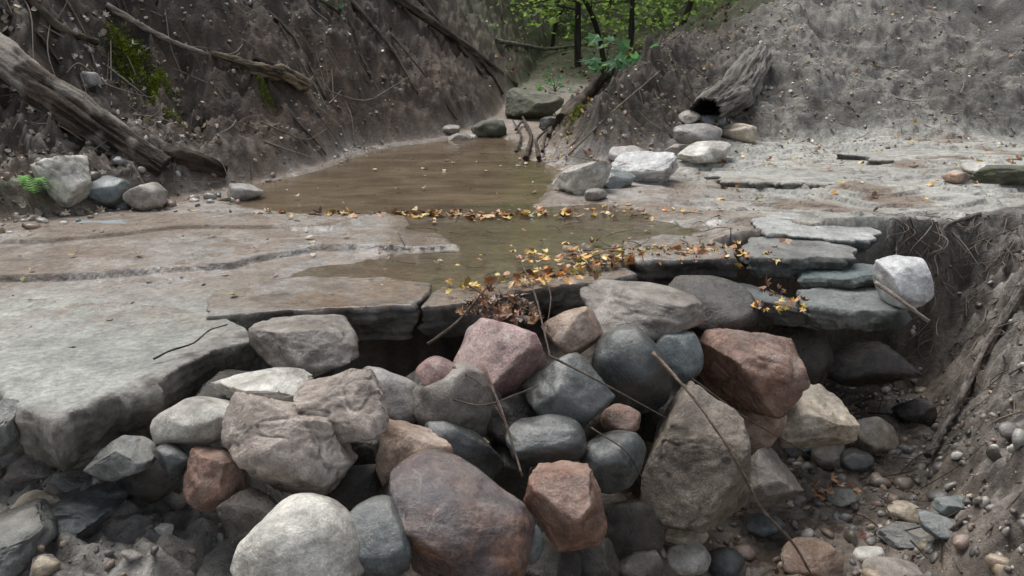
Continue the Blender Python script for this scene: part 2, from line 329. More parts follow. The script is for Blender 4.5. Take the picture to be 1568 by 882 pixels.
# ---------------------------------------------------------------- rocks
import bmesh
def ico(n):
    bm=bmesh.new();bmesh.ops.create_icosphere(bm,subdivisions=n,radius=1);bm.verts.ensure_lookup_table()
    V=np.array([v.co[:] for v in bm.verts]);Fc=np.array([[v.index for v in f.verts] for f in bm.faces]);bm.free();return V,Fc
ICO={n:ico(n) for n in (2,3,4,5,6)}
def rot(ax,a):
    c,s=math.cos(a),math.sin(a)
    return np.array({'x':[[1,0,0],[0,c,-s],[0,s,c]],'y':[[c,0,s],[0,1,0],[-s,0,c]],'z':[[c,-s,0],[s,c,0],[0,0,1]]}[ax])
def rock_shape(n,seed,ang=.5,box=.0,rough=.5):
    r=np.random.default_rng(seed);V,Fc=ICO[n];V=V.copy()
    if box:
        e=1-box*.6;V=np.sign(V)*np.abs(V)**e;V/=np.maximum(np.linalg.norm(V,axis=1),1e-6)[:,None]**.35
    V=V*(1+mix(.20,.26,ang)*fbm3(V+seed*3.1,1.0,2,seed)[:,None])
    nc=int(6+ang*11)
    for i in range(nc):
        d=r.normal(size=3);d/=np.linalg.norm(d);c=r.uniform(.55,.86) if ang>.3 else r.uniform(.68,.90)
        e=V@d-c+.03*fbm3(V+i,2.5,2,seed+i);st=mix(.6,.94,min(1,ang*1.5));V=V-np.outer(np.maximum(e,0)*st,d)
    nr=V/np.linalg.norm(V,axis=1)[:,None]
    am=mix(.012,.042,ang)*rough*2
    ch=fbm3(V+seed,2.2,2,seed+5);fi=fbm3(V+seed,6,5,seed+9,.62)
    rid=1-np.abs(fbm3(V+seed*2,2.2,2,seed+15))
    pl=fbm3(V+seed*1.7,2.6,2,seed+21);stp=np.floor(pl*3)/3+ss(.35,.65,pl*3-np.floor(pl*3))/3
    V=V+nr*(am*1.3*ch+am*1.2*fi+am*1.3*stp*(.1+ang)-am*1.5*np.maximum(rid-.93,0)*12*ang)[:,None]
    V-=(V.max(0)+V.min(0))/2;V/=(V.max(0)-V.min(0))
    return V,Fc
cnt=[0]
def rock(name,u,v,w,h,t,mat,ang=.5,box=0,roll=0,dep=None,rough=.5,seed=None,sub=None,sink=.35,join=None):
    cnt[0]+=1;seed=seed or cnt[0]*7+3
    if t is None: _,t=hit(u,v+h*sink)
    if sub is None: sub=5 if max(w,h)>85 and mat!='dark' else 4
    c=P(u,v,t);W=w*t/F;H=h*t/F;D=dep if dep else (W*.55+H*.45)
    V,Fc=rock_shape(sub,seed,ang,box,rough)
    V=V*np.array([W,D,H])@rot('y',math.radians(roll)).T
    if join is not None: join[0].append(V+c);join[1].append(Fc);return
    mesh_np(name,V+c,Fc,RM[mat],loc=c)
R=rock
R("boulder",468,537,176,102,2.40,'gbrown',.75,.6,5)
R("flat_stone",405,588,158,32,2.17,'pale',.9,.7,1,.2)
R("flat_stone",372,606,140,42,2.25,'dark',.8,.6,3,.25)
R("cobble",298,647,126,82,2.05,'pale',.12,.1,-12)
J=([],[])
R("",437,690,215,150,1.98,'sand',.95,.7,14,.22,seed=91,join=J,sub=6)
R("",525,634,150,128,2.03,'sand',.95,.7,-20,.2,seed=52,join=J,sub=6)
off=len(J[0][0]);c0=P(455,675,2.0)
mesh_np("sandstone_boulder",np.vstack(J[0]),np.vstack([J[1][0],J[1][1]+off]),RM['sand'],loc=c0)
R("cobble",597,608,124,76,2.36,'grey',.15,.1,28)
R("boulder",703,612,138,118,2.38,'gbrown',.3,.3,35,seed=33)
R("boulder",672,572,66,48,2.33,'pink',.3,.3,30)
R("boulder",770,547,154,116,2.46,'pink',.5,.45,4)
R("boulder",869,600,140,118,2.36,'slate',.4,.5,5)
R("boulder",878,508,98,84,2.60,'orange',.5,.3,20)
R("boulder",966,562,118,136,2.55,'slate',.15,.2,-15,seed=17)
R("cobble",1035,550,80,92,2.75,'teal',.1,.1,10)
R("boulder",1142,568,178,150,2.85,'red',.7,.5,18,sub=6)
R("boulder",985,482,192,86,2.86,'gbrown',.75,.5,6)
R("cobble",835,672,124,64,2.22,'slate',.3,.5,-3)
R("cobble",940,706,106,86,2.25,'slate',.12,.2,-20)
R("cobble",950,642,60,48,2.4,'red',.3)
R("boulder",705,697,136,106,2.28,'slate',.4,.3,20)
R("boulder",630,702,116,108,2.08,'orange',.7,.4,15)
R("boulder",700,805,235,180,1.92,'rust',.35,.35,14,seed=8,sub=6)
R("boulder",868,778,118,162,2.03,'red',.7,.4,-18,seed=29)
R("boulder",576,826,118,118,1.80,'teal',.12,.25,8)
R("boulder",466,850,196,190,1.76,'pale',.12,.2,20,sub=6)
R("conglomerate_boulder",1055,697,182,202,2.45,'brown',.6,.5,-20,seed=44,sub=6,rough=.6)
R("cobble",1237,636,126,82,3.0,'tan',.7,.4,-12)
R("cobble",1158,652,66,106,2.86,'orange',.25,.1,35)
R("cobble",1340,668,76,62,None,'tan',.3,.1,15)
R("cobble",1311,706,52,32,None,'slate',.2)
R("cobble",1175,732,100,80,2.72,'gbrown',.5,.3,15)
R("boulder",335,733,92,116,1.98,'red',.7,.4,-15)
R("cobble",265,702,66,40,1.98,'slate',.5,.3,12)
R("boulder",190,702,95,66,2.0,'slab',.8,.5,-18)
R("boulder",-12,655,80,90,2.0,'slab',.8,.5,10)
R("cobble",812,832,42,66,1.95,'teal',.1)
for a in [(545,755,150,110,2.12),(765,720,110,120,2.45),(600,640,160,100,2.6),(1010,640,140,130,2.75),(930,640,120,100,2.65),(840,860,110,90,2.1),(960,800,110,90,2.4),
          (660,610,90,120,2.6),(400,790,120,100,1.95),(1085,470,150,90,3.1),(1215,560,120,130,3.35),(780,640,110,90,2.4),(500,740,90,70,2.1),(240,730,110,70,2.1),(610,770,70,60,2.0),(560,690,80,80,2.2),(905,860,90,70,2.15)]:
    R("boulder",*a,'dark',.7,.3)  # filler stones, coloured dark to paint in the shade between boulders
for a in [(1030,815,112,52,'tan',.4,12),(1052,856,74,50,'pale',.2,10),(1170,806,60,34,'teal',.3,0),(1240,858,92,52,'orange',.3,-5),
          (1382,785,56,32,'tan',.4,5),(1462,776,62,26,'teal',.4,0),(1448,806,78,34,'teal',.5,10),(1112,862,60,42,'slate',.2,0),
          (1385,820,90,26,'slab',.8,4),(990,800,60,40,'orange',.4,10),(1400,630,60,40,'dark',.5,0),(1270,700,60,34,'gbrown',.4,0),
          (980,862,70,50,'gbrown',.4,0),(1330,850,50,26,'pale',.3,0),(70,868,40,34,'tan',.2,0),(60,770,90,26,'tan',.9,-8),
          (1370,875,90,36,'gbrown',.4,0),(1030,760,60,36,'gbrown',.4,0),(1290,760,46,28,'pale',.3,0),(1225,690,48,26,'slate',.3,0)]:
    R("cobble",a[0],a[1],a[2],a[3],None,a[4],a[5],.2,a[6])
for a in [(215,745,50,26,'gbrown'),(250,812,30,18,'pale'),(110,735,60,30,'slab'),(205,850,34,20,'gbrown'),(40,720,80,40,'gbrown'),(330,830,34,22,'grey')]:
    R("cobble",a[0],a[1],a[2],a[3],None,a[4],.7,.3,5)
R("flat_stone",125,775,140,46,None,'teal',.95,.7,-8,.25)
R("flat_stone",20,835,120,90,None,'slab',.95,.7,-4,.3)
R("flat_stone",330,872,110,46,None,'slab',.95,.7,-8,.25)
R("boulder",1382,430,92,82,3.08,'white',.35,.4,20,seed=203)
R("flat_stone",1330,555,150,60,3.6,'dark',.8,.5,4,.3)
# upper right group
R("cobble",1068,207,78,34,None,'grey',.3,.3,-3);R("cobble",1080,233,86,32,None,'pale',.3,.3,-4)
R("cobble",1132,203,58,28,None,'tan',.3,.2,4);R("cobble",1088,188,46,24,None,'teal',.3,.2,0)
R("boulder",985,258,105,52,None,'white',.9,.5,-6);R("boulder",892,274,96,56,None,'pale',.9,.5,-10)
R("cobble",962,239,62,32,None,'grey',.6,.3,-5);R("cobble",945,275,60,30,None,'teal',.6,.3,0)
R("cobble",1040,232,50,26,None,'gbrown',.5,.3,0);R("cobble",912,298,36,20,None,'gbrown',.4,.3,0)
R("cobble",1056,180,34,22,None,'gbrown',.4,.3,0);R("cobble",1544,268,110,34,None,'moss',.6,.3,-8)
R("cobble",1468,272,40,22,None,'orange',.4,.3,0);R("cobble",1500,258,50,20,None,'pale',.4,.3,0)
# left group
R("boulder",98,272,92,80,None,'pale',.8,.45,10);R("cobble",165,298,66,54,None,'teal',.35,.3,5)
R("cobble",226,304,60,50,None,'gbrown',.4,.3,5);R("cobble",376,296,56,30,None,'grey',.5,.2,0)
R("cobble",135,122,34,26,None,'grey',.5,.2,0)
# far end
R("boulder",818,160,92,56,None,'moss',.6,.4,-6);R("boulder",748,197,56,30,None,'moss',.6,.4,0);R("boulder",705,212,40,18,None,'gbrown',.5,.3,0)
R("cobble",690,200,30,18,None,'gbrown',.5,.3,0);R("cobble",845,190,40,24,None,'dark',.5,.3,0)
# ---------------------------------------------------------------- bedrock slabs (ledge)
def slab(name,out,zt,thick,tilt=(0,0),seed=0,side=None,top=None,jag=.03):
    out=np.array(out,float);c=out.mean(0);pts=[]
    n=len(out)
    for i in range(n):
        a,b=out[i],out[(i+1)%n];k=max(1,int(np.linalg.norm(b-a)/.010))
        for j in range(k): pts.append(a+(b-a)*j/k)
    B=np.array(pts);M=len(B)
    nn=fbm2(B[:,0],B[:,1],7,5,seed+40,.6);d=B-c;dn=d/np.linalg.norm(d,axis=1)[:,None]
    B=B+dn*(nn*jag)[:,None]
    rings=[]
    S=[0.02]+list(np.linspace(.08,.96,26))+[.985,1.0]
    for s_ in S:
        q=c+(B-c)*s_;z=zt+tilt[0]*(q[:,0]-c[0])+tilt[1]*(q[:,1]-c[1])+.008*fbm2(q[:,0],q[:,1],6,5,5)-(.006 if s_==1 else 0)
        rings.append(np.column_stack([q,z]))
    tp=rings[-1]
    for k in range(1,17):
        f=k/16.;lay=fbm3(np.column_stack([tp[:,0]*2,tp[:,1]*2,np.full(M,f*thick*70+seed)]),1.2,3,seed)
        chip=fbm3(np.column_stack([tp[:,:2],tp[:,2]-f*thick]),11,5,seed+3,.62)
        blk=vn2(np.floor((tp[:,0]+.3*tp[:,1])*9+.6*nn),np.floor(f*2.2+0*nn),seed)-.5
        ins=.002+.012*lay+.038*chip+.032*blk-.045*f**2
        q=tp[:,:2]+dn*ins[:,None]
        rings.append(np.column_stack([q,tp[:,2]-f*thick-.006]))
    q=c+(rings[-1][:,:2]-c)*.5;rings.append(np.column_stack([q,rings[-1][:,2]]))
    V=np.vstack(rings);nr=len(rings);ii=np.arange(nr*M).reshape(nr,M);jj=np.roll(ii,-1,1)
    Q=np.stack([ii[:-1],ii[1:],jj[1:],jj[:-1]],-1).reshape(-1,4)
    col,wet=gcol(V[:,0],V[:,1]+.25,V[:,2])
    if top is not None:
        g=fbm3(V,12,5,seed+6);col=np.array(top)*(1+.6*g)[:,None];wet=.4+0*wet
    sd=np.zeros(nr*M);sd[(len(S))*M:]=1
    g=fbm3(V,9,5,seed,.6)
    a,b=side if side else (C(.11,.10,.082),C(.30,.275,.235))
    sc=mix(np.array(a),np.array(b),ss(-.3,.35,g)[:,None])
    wt=ss(-.9,-.5,V[:,0])*ss(1.3,.7,V[:,0]);sc=sc*(1-.4*wt)[:,None]
    col=np.where(sd[:,None]>0,sc,col);wet=np.where(sd>0,.25+.4*wt,wet)
    mesh_np(name,V,Q,GM,col,wet)
slab("bedrock_slab",[(-1.62,2.02),(-1.36,1.93),(-1.2,1.79),(-1.09,1.72),(-1.03,1.84),(-.94,1.98),(-.9,2.2),(-.785,2.29),(-.85,2.42),(-.97,2.52),(-1.15,2.62),(-1.5,2.72),(-1.9,2.7),(-2.2,2.4),(-2.0,2.1)],.012,.14,(0,-.030),1)
slab("bedrock_slab",[(-1.0,2.47),(-.76,2.54),(-.335,2.615),(-.31,2.7),(-.3,2.9),(-.5,3.02),(-.9,3.0),(-1.08,2.75)],.004,.125,(0,-.045),2)
slab("bedrock_slab",[(-.325,2.63),(-.15,2.7),(.04,2.84),(.2,2.93),(.37,2.97),(.5,3.1),(.45,3.3),(.1,3.25),(-.25,3.0)],-.014,.12,(0,-.03),3)
dk=((.04,.034,.027),(.16,.135,.108))
slab("bedrock_slab",[(.52,3.18),(.72,3.17),(.93,3.19),(.96,3.35),(.9,3.6),(.7,3.65),(.5,3.5),(.47,3.3)],.012,.16,(0,-.03),4,side=dk)
slab("bedrock_slab",[(-3.2,1.9),(-2.3,1.95),(-1.66,2.04),(-1.7,2.3),(-2.1,2.6),(-3.2,2.6)],.008,.14,(0,-.02),5)
gs=((.07,.075,.07),(.22,.225,.205))
slab("flat_stone",[(1.13,2.90),(1.3,2.87),(1.52,2.89),(1.55,3.0),(1.5,3.14),(1.3,3.16),(1.14,3.1)],-.095,.085,(-.04,.02),31,gs,(.20,.21,.20),.04)
slab("flat_stone",[(.80,2.98),(1.0,2.95),(1.18,2.98),(1.16,3.15),(1.0,3.2),(.82,3.16)],-.10,.06,(-.25,0),32,gs,(.14,.15,.145),.04)
slab("flat_stone",[(1.18,3.14),(1.34,3.12),(1.5,3.14),(1.5,3.3),(1.2,3.32)],-.045,.045,(.04,0),33,gs,(.13,.16,.155),.04)
slab("flat_stone",[(.98,3.22),(1.15,3.2),(1.3,3.23),(1.44,3.22),(1.5,3.38),(1.4,3.52),(1.1,3.55),(.98,3.4)],.012,.085,(-.02,0),34,gs,(.21,.205,.19),.06)
slab("flat_stone",[(1.15,3.55),(1.4,3.48),(1.62,3.5),(1.72,3.65),(1.65,3.9),(1.35,3.95),(1.15,3.8)],.028,.06,(-.05,.04),35,gs,(.40,.40,.375),.08)
slab("flat_stone",[(1.5,3.15),(1.75,3.2),(1.8,3.4),(1.55,3.42)],-.08,.06,(-.1,0),36,gs,(.13,.145,.14),.04)
fs=((.10,.095,.085),(.25,.24,.215))
for k,(cx,cy,rx,ry,z) in enumerate([(1.95,5.35,.75,.5,-.002),(3.1,5.9,.8,.4,.035),(-2.05,3.75,.32,.16,.012)]):
    r_=np.random.default_rng(60+k);an=np.linspace(0,2*math.pi,9,endpoint=False)+r_.normal(0,.2,9);ra=r_.uniform(.65,1.15,9)
    slab("flagstone",[(cx+math.cos(a_)*rx*q_,cy+math.sin(a_)*ry*q_) for a_,q_ in zip(an,ra)],z+.012,.05,(.01,-.01),70+k,fs,None if cx>0 else (.22,.25,.26),.22 if cx>0 else .08)
# ---------------------------------------------------------------- tubes
def tube(path,rad,seg=24,step=.02,seed=0,rough=.12,streak=6.,hollow=False,col1=(.1,.08,.06),col2=(.2,.17,.14),cheap=False):
    path=np.array(path,float);rad=np.array(rad,float)
    L=np.concatenate([[0],np.cumsum(np.linalg.norm(np.diff(path,axis=0),axis=1))])
    n=max(3,int(L[-1]/step));s=np.linspace(0,L[-1],n)
    p=np.stack([np.interp(s,L,path[:,i]) for i in range(3)],1);r=np.interp(s,L,rad)
    if len(path)>2:
        k=max(1,int(n/len(path)/2.5));ker=np.ones(2*k+1)/(2*k+1)
        pp=np.pad(p,((k,k),(0,0)),mode='reflect',reflect_type='odd');p=np.stack([np.convolve(pp[:,i],ker,'valid') for i in range(3)],1)
    T=np.gradient(p,axis=0);T/=np.linalg.norm(T,axis=1)[:,None]
    up=np.array([0,0,1.]) if abs(T[0,2])<.9 else np.array([1.,0,0])
    A=np.cross(T,up);A/=np.linalg.norm(A,axis=1)[:,None];Bv=np.cross(A,T)
    th=np.linspace(0,2*math.pi,seg,endpoint=False)
    if cheap:
        V=(p[:,None,:]+(np.cos(th)[None,:,None]*A[:,None,:]+np.sin(th)[None,:,None]*Bv[:,None,:])*r[:,None,None]).reshape(-1,3)
        ii=np.arange(n*seg).reshape(n,seg);jj=np.roll(ii,-1,1)
        Q=np.stack([ii[:-1],jj[:-1],jj[1:],ii[1:]],-1).reshape(-1,4)
        f=np.random.default_rng(seed).random();return V,Q,np.tile(mix(C(*col1),C(*col2),f),(len(V),1))
    jag=(fbm2(np.cos(th)*2+seed,np.sin(th)*2,1.3,4,seed,.7)*.5)
    TH,SS=np.meshgrid(th,s);mr=max(rad.max(),1e-3)
    q=np.column_stack([np.cos(TH.ravel())*3,np.sin(TH.ravel())*3,SS.ravel()/mr*.35])+seed*7
    d=fbm3(q,streak/6,5,seed,.62).reshape(n,seg)
    q=np.column_stack([np.cos(TH.ravel()),np.sin(TH.ravel()),SS.ravel()/mr*.6])+seed
    lump=fbm3(q,1.,2,seed+3).reshape(n,seg)
    RR=r[:,None]*(1+rough*d*2.0+rough*lump*1.6);CC=mix(C(*col1),C(*col2),ss(-.3,.35,d+.3*lump)[...,None])
    Vs=[];Cs=[];e_=rad.max()*.9
    for i in range(n):
        sh=jag*e_*max(0,1-s[i]/(e_*2)) if hollow else np.zeros(seg)
        Vs.append(p[i]+T[i]*sh[:,None]+np.outer(np.cos(th)*RR[i],A[i])+np.outer(np.sin(th)*RR[i],Bv[i]));Cs.append(CC[i])
    def cap(i,dirn):
        out=[];oc=[]
        if hollow and dirn>0: ks=[(.88,0.0),(.78,.03),(.70,.3),(.3,.5),(.02,.5)]
        else: ks=[(.9,-.05),(.6,-.10),(.3,.02),(.02,-.04)]
        for f,dp in ks:
            rr=RR[i]*f
            if hollow and dirn>0: off_=T[i]*((jag*e_)[:,None]*(1 if dp<.1 else 0)+dp)
            else: off_=T[i]*dirn*dp*r[i]
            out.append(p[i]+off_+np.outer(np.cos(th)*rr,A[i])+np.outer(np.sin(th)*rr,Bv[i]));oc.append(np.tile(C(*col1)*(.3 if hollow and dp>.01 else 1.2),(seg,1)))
        return out,oc
    o0,c0=cap(0,1);o1,c1=cap(n-1,-1)
    Vs=o0[::-1]+Vs+o1;Cs=c0[::-1]+Cs+c1
    V=np.vstack(Vs);nr=len(Vs);ii=np.arange(nr*seg).reshape(nr,seg);jj=np.roll(ii,-1,1)
    Q=np.stack([ii[:-1],jj[:-1],jj[1:],ii[1:]],-1).reshape(-1,4)
    return V,Q,np.vstack(Cs)
def merge(parts):
    o=0;V=[];Q=[];Cc=[]
    for v,q,c in parts: V.append(v);Q.append(q+o);Cc.append(c);o+=len(v)
    return np.vstack(V),np.vstack(Q),np.vstack(Cc)
def H1(x,y): return float(terrain(np.array([x]),np.array([y]))[0])
def gp(u,v,lift=0):
    p,t=hit(u,v);p=p.copy();p[2]+=lift;return p
# left log lying down the bank
a=gp(-60,60,.04);b=gp(60,150,.07);c=gp(150,212,.07);d=gp(252,268,.04)
V,Q,Cc=tube([a,(a+b)/2+np.array([0,0,.03]),b,c,d],[.105,.095,.095,.10,.075],80,.008,3,.13,9,False,(.03,.023,.017),(.17,.132,.105))
lf=ss(.05,.35,fbm3(V,5,4,3)+.8*ss(-2.5,-3.2,V[:,0]));Cc=mix(Cc,C(.40,.36,.31),(lf*.7)[:,None]);mesh_np("fallen_log",V,Q,M_BARK,Cc)
V,Q,Cc=tube([gp(245,240,.02),gp(290,250,.03),gp(345,268,.02)],[.05,.06,.035],40,.010,5,.25,7,False,(.02,.016,.012),(.08,.06,.045));mesh_np("rotten_log",V,Q,M_BARK,Cc)
V,Q,Cc=tube([gp(472,148,.08),gp(440,132,.08),gp(395,118,.06),gp(325,88,.03)],[.055,.055,.04,.02],40,.010,8,.25,7,True,(.045,.035,.025),(.24,.19,.13));mesh_np("broken_log",V,Q,M_BARK,Cc)
V,Q,Cc=tube([gp(165,22,.06),gp(220,55,.06),gp(265,78,.06),gp(320,95,.05)],[.018,.02,.017,.012],12,.02,9,.2,7,False,(.14,.12,.1),(.38,.34,.29));mesh_np("dead_branch",V,Q,M_BARK,Cc)
# right weathered log, hollow broken lower end, lying diagonally down the slope
p0=gp(1078,192,.10);p2=gp(1165,85,.12);dd=p2-p0;ln_=np.linalg.norm(dd);p2=p0+dd/ln_*min(max(ln_,1.2),1.6)
p2[2]=H1(p2[0],p2[1])+.05;mm=(p0+p2)/2;mm[2]=H1(mm[0],mm[1])+.09
V,Q,Cc=tube([p0,(p0+mm)/2+np.array([.02,0,.0]),mm+np.array([.02,0,0]),(mm+p2)/2,p2],[.125,.155,.155,.14,.11],120,.010,12,.14,11,True,(.055,.047,.04),(.24,.218,.19))
mesh_np("hollow_log",V,Q,M_BARK,Cc)
def strands(name,lst,c1,c2,lift=.04,seg=10,seed=50):
    parts=[]
    for k,(pts,r0,r1) in enumerate(lst):
        pp=[gp(u,v,lift) for u,v in pts];parts.append(tube(pp,np.linspace(r0,r1,len(pp)),seg,.04,seed+k,.2,6,False,c1,c2))
    V,Q,Cc=merge(parts);mesh_np(name,V,Q,M_BARK,Cc)
strands("exposed_roots",[([(590,-10),(660,40),(720,80),(790,135)],.05,.03),([(640,0),(690,60),(740,120)],.03,.015),([(540,10),(600,80),(640,150)],.025,.01),
  ([(700,70),(740,100),(770,150)],.03,.02),([(380,0),(450,60),(500,160)],.02,.008),([(860,190),(900,150),(930,120)],.05,.04),([(840,215),(850,180),(835,160)],.02,.01),
  ([(790,205),(800,190),(815,215)],.012,.01),([(830,240),(838,205),(850,180)],.012,.008),([(40,0),(100,60),(150,75)],.03,.02),([(0,20),(60,60),(95,110)],.012,.008),
  ([(480,0),(540,40),(560,110)],.015,.006),([(600,60),(650,120),(700,190)],.012,.005),([(430,170),(480,220),(500,245)],.01,.005),([(805,250),(815,215),(800,185)],.02,.012),([(825,250),(820,220),(845,200)],.018,.008),([(790,240),(800,215),(785,190)],.012,.006)],(.03,.022,.017),(.13,.10,.073))
strands("dead_twigs",[([(95,0),(130,60),(150,120)],.008,.005),([(165,115),(235,170),(240,160)],.006,.003),([(930,70),(1000,95),(1040,60)],.012,.006),([(760,70),(840,82),(900,72)],.03,.02),
  ([(870,250),(930,190),(1010,120)],.008,.004),([(400,200),(470,230),(500,210)],.006,.003),([(500,150),(560,170),(640,120)],.008,.004)],(.09,.075,.06),(.26,.23,.19),.06)
def twigs(name,x,y,lmin,lmax,rad,c1,c2,lift=.01,tilt=.25):
    N=len(x);parts=[];L_=rng.uniform(lmin,lmax,N);a=rng.uniform(0,math.pi*2,N);dx=np.cos(a)*L_/2;dy=np.sin(a)*L_/2
    z=terrain(x,y);z0=terrain(x-dx,y-dy);z1=terrain(x+dx,y+dy)
    for k in range(N):
        zz=[z0[k]+lift,max(z[k],(z0[k]+z1[k])/2)+lift+rng.uniform(0,.02),z1[k]+lift+rng.uniform(0,tilt)*L_[k]]
        p=[[x[k]-dx[k],y[k]-dy[k],zz[0]],[x[k]+rng.normal(0,.08)*L_[k],y[k]+rng.normal(0,.08)*L_[k],zz[1]],[x[k]+dx[k],y[k]+dy[k],zz[2]]]
        parts.append(tube(p,np.array([1,.8,.5])*rad*rng.uniform(.6,1.4),5,L_[k]/6,k,.1,6,False,c1,c2,True))
    V,Q,Cc=merge(parts);mesh_np(name,V,Q,M_BARK,Cc)
def uni(n,x0,x1,y0,y1): return rng.uniform(x0,x1,n),rng.uniform(y0,y1,n)
x,y=uni(420,-5,-1.2,3.4,7.5);m=sdf(x,y,LB)>0;twigs("twig_litter",x[m],y[m],.08,.4,.004,(.06,.045,.035),(.34,.29,.23),.015,.3)
x,y=uni(260,.3,4.5,5.6,9);m=sdf(x,y,RB)>0;twigs("twig_litter",x[m],y[m],.06,.3,.0035,(.06,.045,.035),(.28,.24,.19),.012)
x,y=uni(70,.3,1.7,2.1,3.5);twigs("twig_litter",x,y,.05,.2,.003,(.04,.03,.025),(.16,.13,.1),.03)
x,y=uni(60,-.5,1.5,3.0,4.4);twigs("twig_litter",x,y,.04,.16,.002,(.05,.04,.03),(.16,.13,.1),.006,.1)
def stick(name,pts,r0,r1,c1=(.06,.045,.035),c2=(.18,.14,.11),seed=1,seg=10):
    pp=[P(*q) for q in pts];V,Q,Cc=tube(pp,np.linspace(r0,r1,len(pp)),seg,.02,seed,.22,6,False,c1,c2);mesh_np(name,V,Q,M_BARK,Cc)
stick("stick",[(1000,540,2.42),(1060,605,2.32),(1120,690,2.25),(1165,780,2.3),(1215,830,2.45),(1245,885,2.5)],.005,.0035,(.14,.10,.07),(.34,.26,.2),2)
stick("stick",[(740,560,2.2),(765,620,2.15),(785,680,2.13),(800,730,2.1)],.0045,.0025,(.14,.10,.08),(.3,.23,.18),3)
stick("stick",[(795,395,3.0),(820,450,2.6),(842,545,2.3)],.004,.0025,seed=4)
stick("stick",[(842,545,2.3),(920,585,2.25),(1020,640,2.25)],.0035,.0015,seed=5)
stick("stick",[(655,527,2.5),(700,495,2.5),(745,440,2.65)],.005,.0035,seed=6)
stick("stick",[(716,436,2.75),(760,462,2.65),(830,480,2.55)],.004,.002,seed=7)
stick("stick",[(235,550,2.25),(262,535,2.28),(295,528,2.33),(320,505,2.42),(348,497,2.55)],.0032,.002,(.05,.04,.03),(.1,.08,.06),seed=8)
stick("stick",[(1340,432,2.95),(1380,460,2.9),(1422,492,2.88)],.008,.006,(.25,.21,.18),(.42,.37,.31),seed=9)
stick("stick",[(655,600,2.3),(740,625,2.2),(825,590,2.25)],.003,.002,seed=10)
stick("stick",[(1060,580,2.6),(1140,640,2.6),(1230,690,2.7)],.003,.002,seed=11)
stick("stick",[(690,560,2.32),(735,585,2.27),(775,650,2.2)],.0025,.0015,seed=12)
stick("stick",[(905,655,2.2),(960,690,2.15),(985,735,2.2)],.0025,.0015,seed=13)
stick("stick",[(820,400,3.05),(845,450,2.8),(838,500,2.55)],.0025,.0015,seed=14)
def gst(name,pts,r0,r1,lift,c1,c2,seed):
    pp=[gp(u,v,lift) for u,v in pts];V,Q,Cc=tube(pp,np.linspace(r0,r1,len(pp)),16,.015,seed,.25,7,False,c1,c2);mesh_np(name,V,Q,M_BARK,Cc)
gst("dead_branch",[(1600,400),(1555,470),(1500,560),(1455,650),(1418,715)],.022,.015,.05,(.07,.055,.048),(.26,.23,.2),21)
gst("dead_branch",[(1480,800),(1440,830),(1470,885)],.006,.003,.02,(.09,.075,.065),(.2,.17,.14),22)
gst("dead_branch",[(1500,330),(1440,350),(1435,400)],.010,.006,.01,(.09,.075,.065),(.2,.17,.14),23)
parts=[]
for k in range(220):
    u=rng.uniform(1370,1568);v=rng.uniform(335,640)
    if k%3==0: v=rng.uniform(330,420)
    p=gp(u,v,.015);L_=rng.uniform(.05,.18);q=p.copy();pts=[p]
    for j in range(3):
        q=q+np.array([rng.normal(0,.04)-.02,rng.normal(0,.03)-.02,-L_/3*rng.uniform(.3,1)]);h=H1(q[0],q[1]);q[2]=max(q[2],h+.006);pts.append(q)
    parts.append(tube(pts,np.linspace(.003,.001,4)*rng.uniform(.5,1.5),5,.03,k,.1,6,False,(.06,.045,.037),(.26,.21,.17),True))
V,Q,Cc=merge(parts);mesh_np("root_fibres",V,Q,M_BARK,Cc)
# ---------------------------------------------------------------- scatter utilities
def frames(nrm,spin=None):
    N=len(nrm);nrm=nrm/np.linalg.norm(nrm,axis=1)[:,None];r=rng.normal(size=(N,3));t=np.cross(nrm,r);t/=np.linalg.norm(t,axis=1)[:,None];b=np.cross(nrm,t)
    return np.stack([t,b,nrm],2)
def scat(T,Fc,pos,R_,sc,colr,extra=None):
    N=len(pos);k=len(T);Tm=np.broadcast_to(T,(N,k,3)).copy()
    if extra is not None: Tm=extra(Tm)
    V=np.einsum('nij,nkj->nki',R_,Tm*sc[:,None,:])+pos[:,None,:]
    Fa=(Fc[None]+(np.arange(N)*k)[:,None,None]).reshape(-1,Fc.shape[1])
    return V.reshape(-1,3),Fa,np.repeat(colr,k,0)
def tnorm(x,y,e=.02):
    z=terrain(x,y);zx=terrain(x+e,y);zy=terrain(x,y+e)
    n=np.stack([-(zx-z)/e,-(zy-z)/e,np.ones_like(z)],1);return z,n/np.linalg.norm(n,axis=1)[:,None]
PT=[rock_shape(2,900+i,.35,.1,.4) for i in range(5)]+[rock_shape(2,950+i,.9,.3,.6) for i in range(6)]
PC=np.array([(.34,.32,.29),(.25,.23,.21),(.16,.16,.155),(.36,.28,.2),(.25,.18,.14),(.50,.48,.43),(.11,.1,.09),(.23,.19,.15),(.18,.15,.12)])
def pebbles(name,x,y,smin,smax,power=2.5,dark=1.,flat=.6,sunk=.1):
    N=len(x);z,n=tnorm(x,y);s=smin+(smax-smin)*rng.random(N)**power;parts=[]
    kind=rng.integers(0,len(PT),N);colr=PC[rng.integers(0,len(PC),N)]*rng.uniform(.6,1.25,(N,1))*dark
    for k in range(len(PT)):
        m=kind==k
        if not m.any():continue
        sc=np.stack([s[m],s[m]*rng.uniform(.5,1,m.sum()),s[m]*rng.uniform(.4,.8,m.sum())*flat/.6],1)
        pos=np.stack([x[m],y[m],z[m]+sc[:,2]*sunk],1);nn=n[m]+rng.normal(0,.25,(m.sum(),3))
        parts.append(scat(PT[k][0],PT[k][1],pos,frames(nn),sc,colr[m]))
    V,Q,Cc=merge(parts);mesh_np(name,V,Q,M_PEB,Cc)
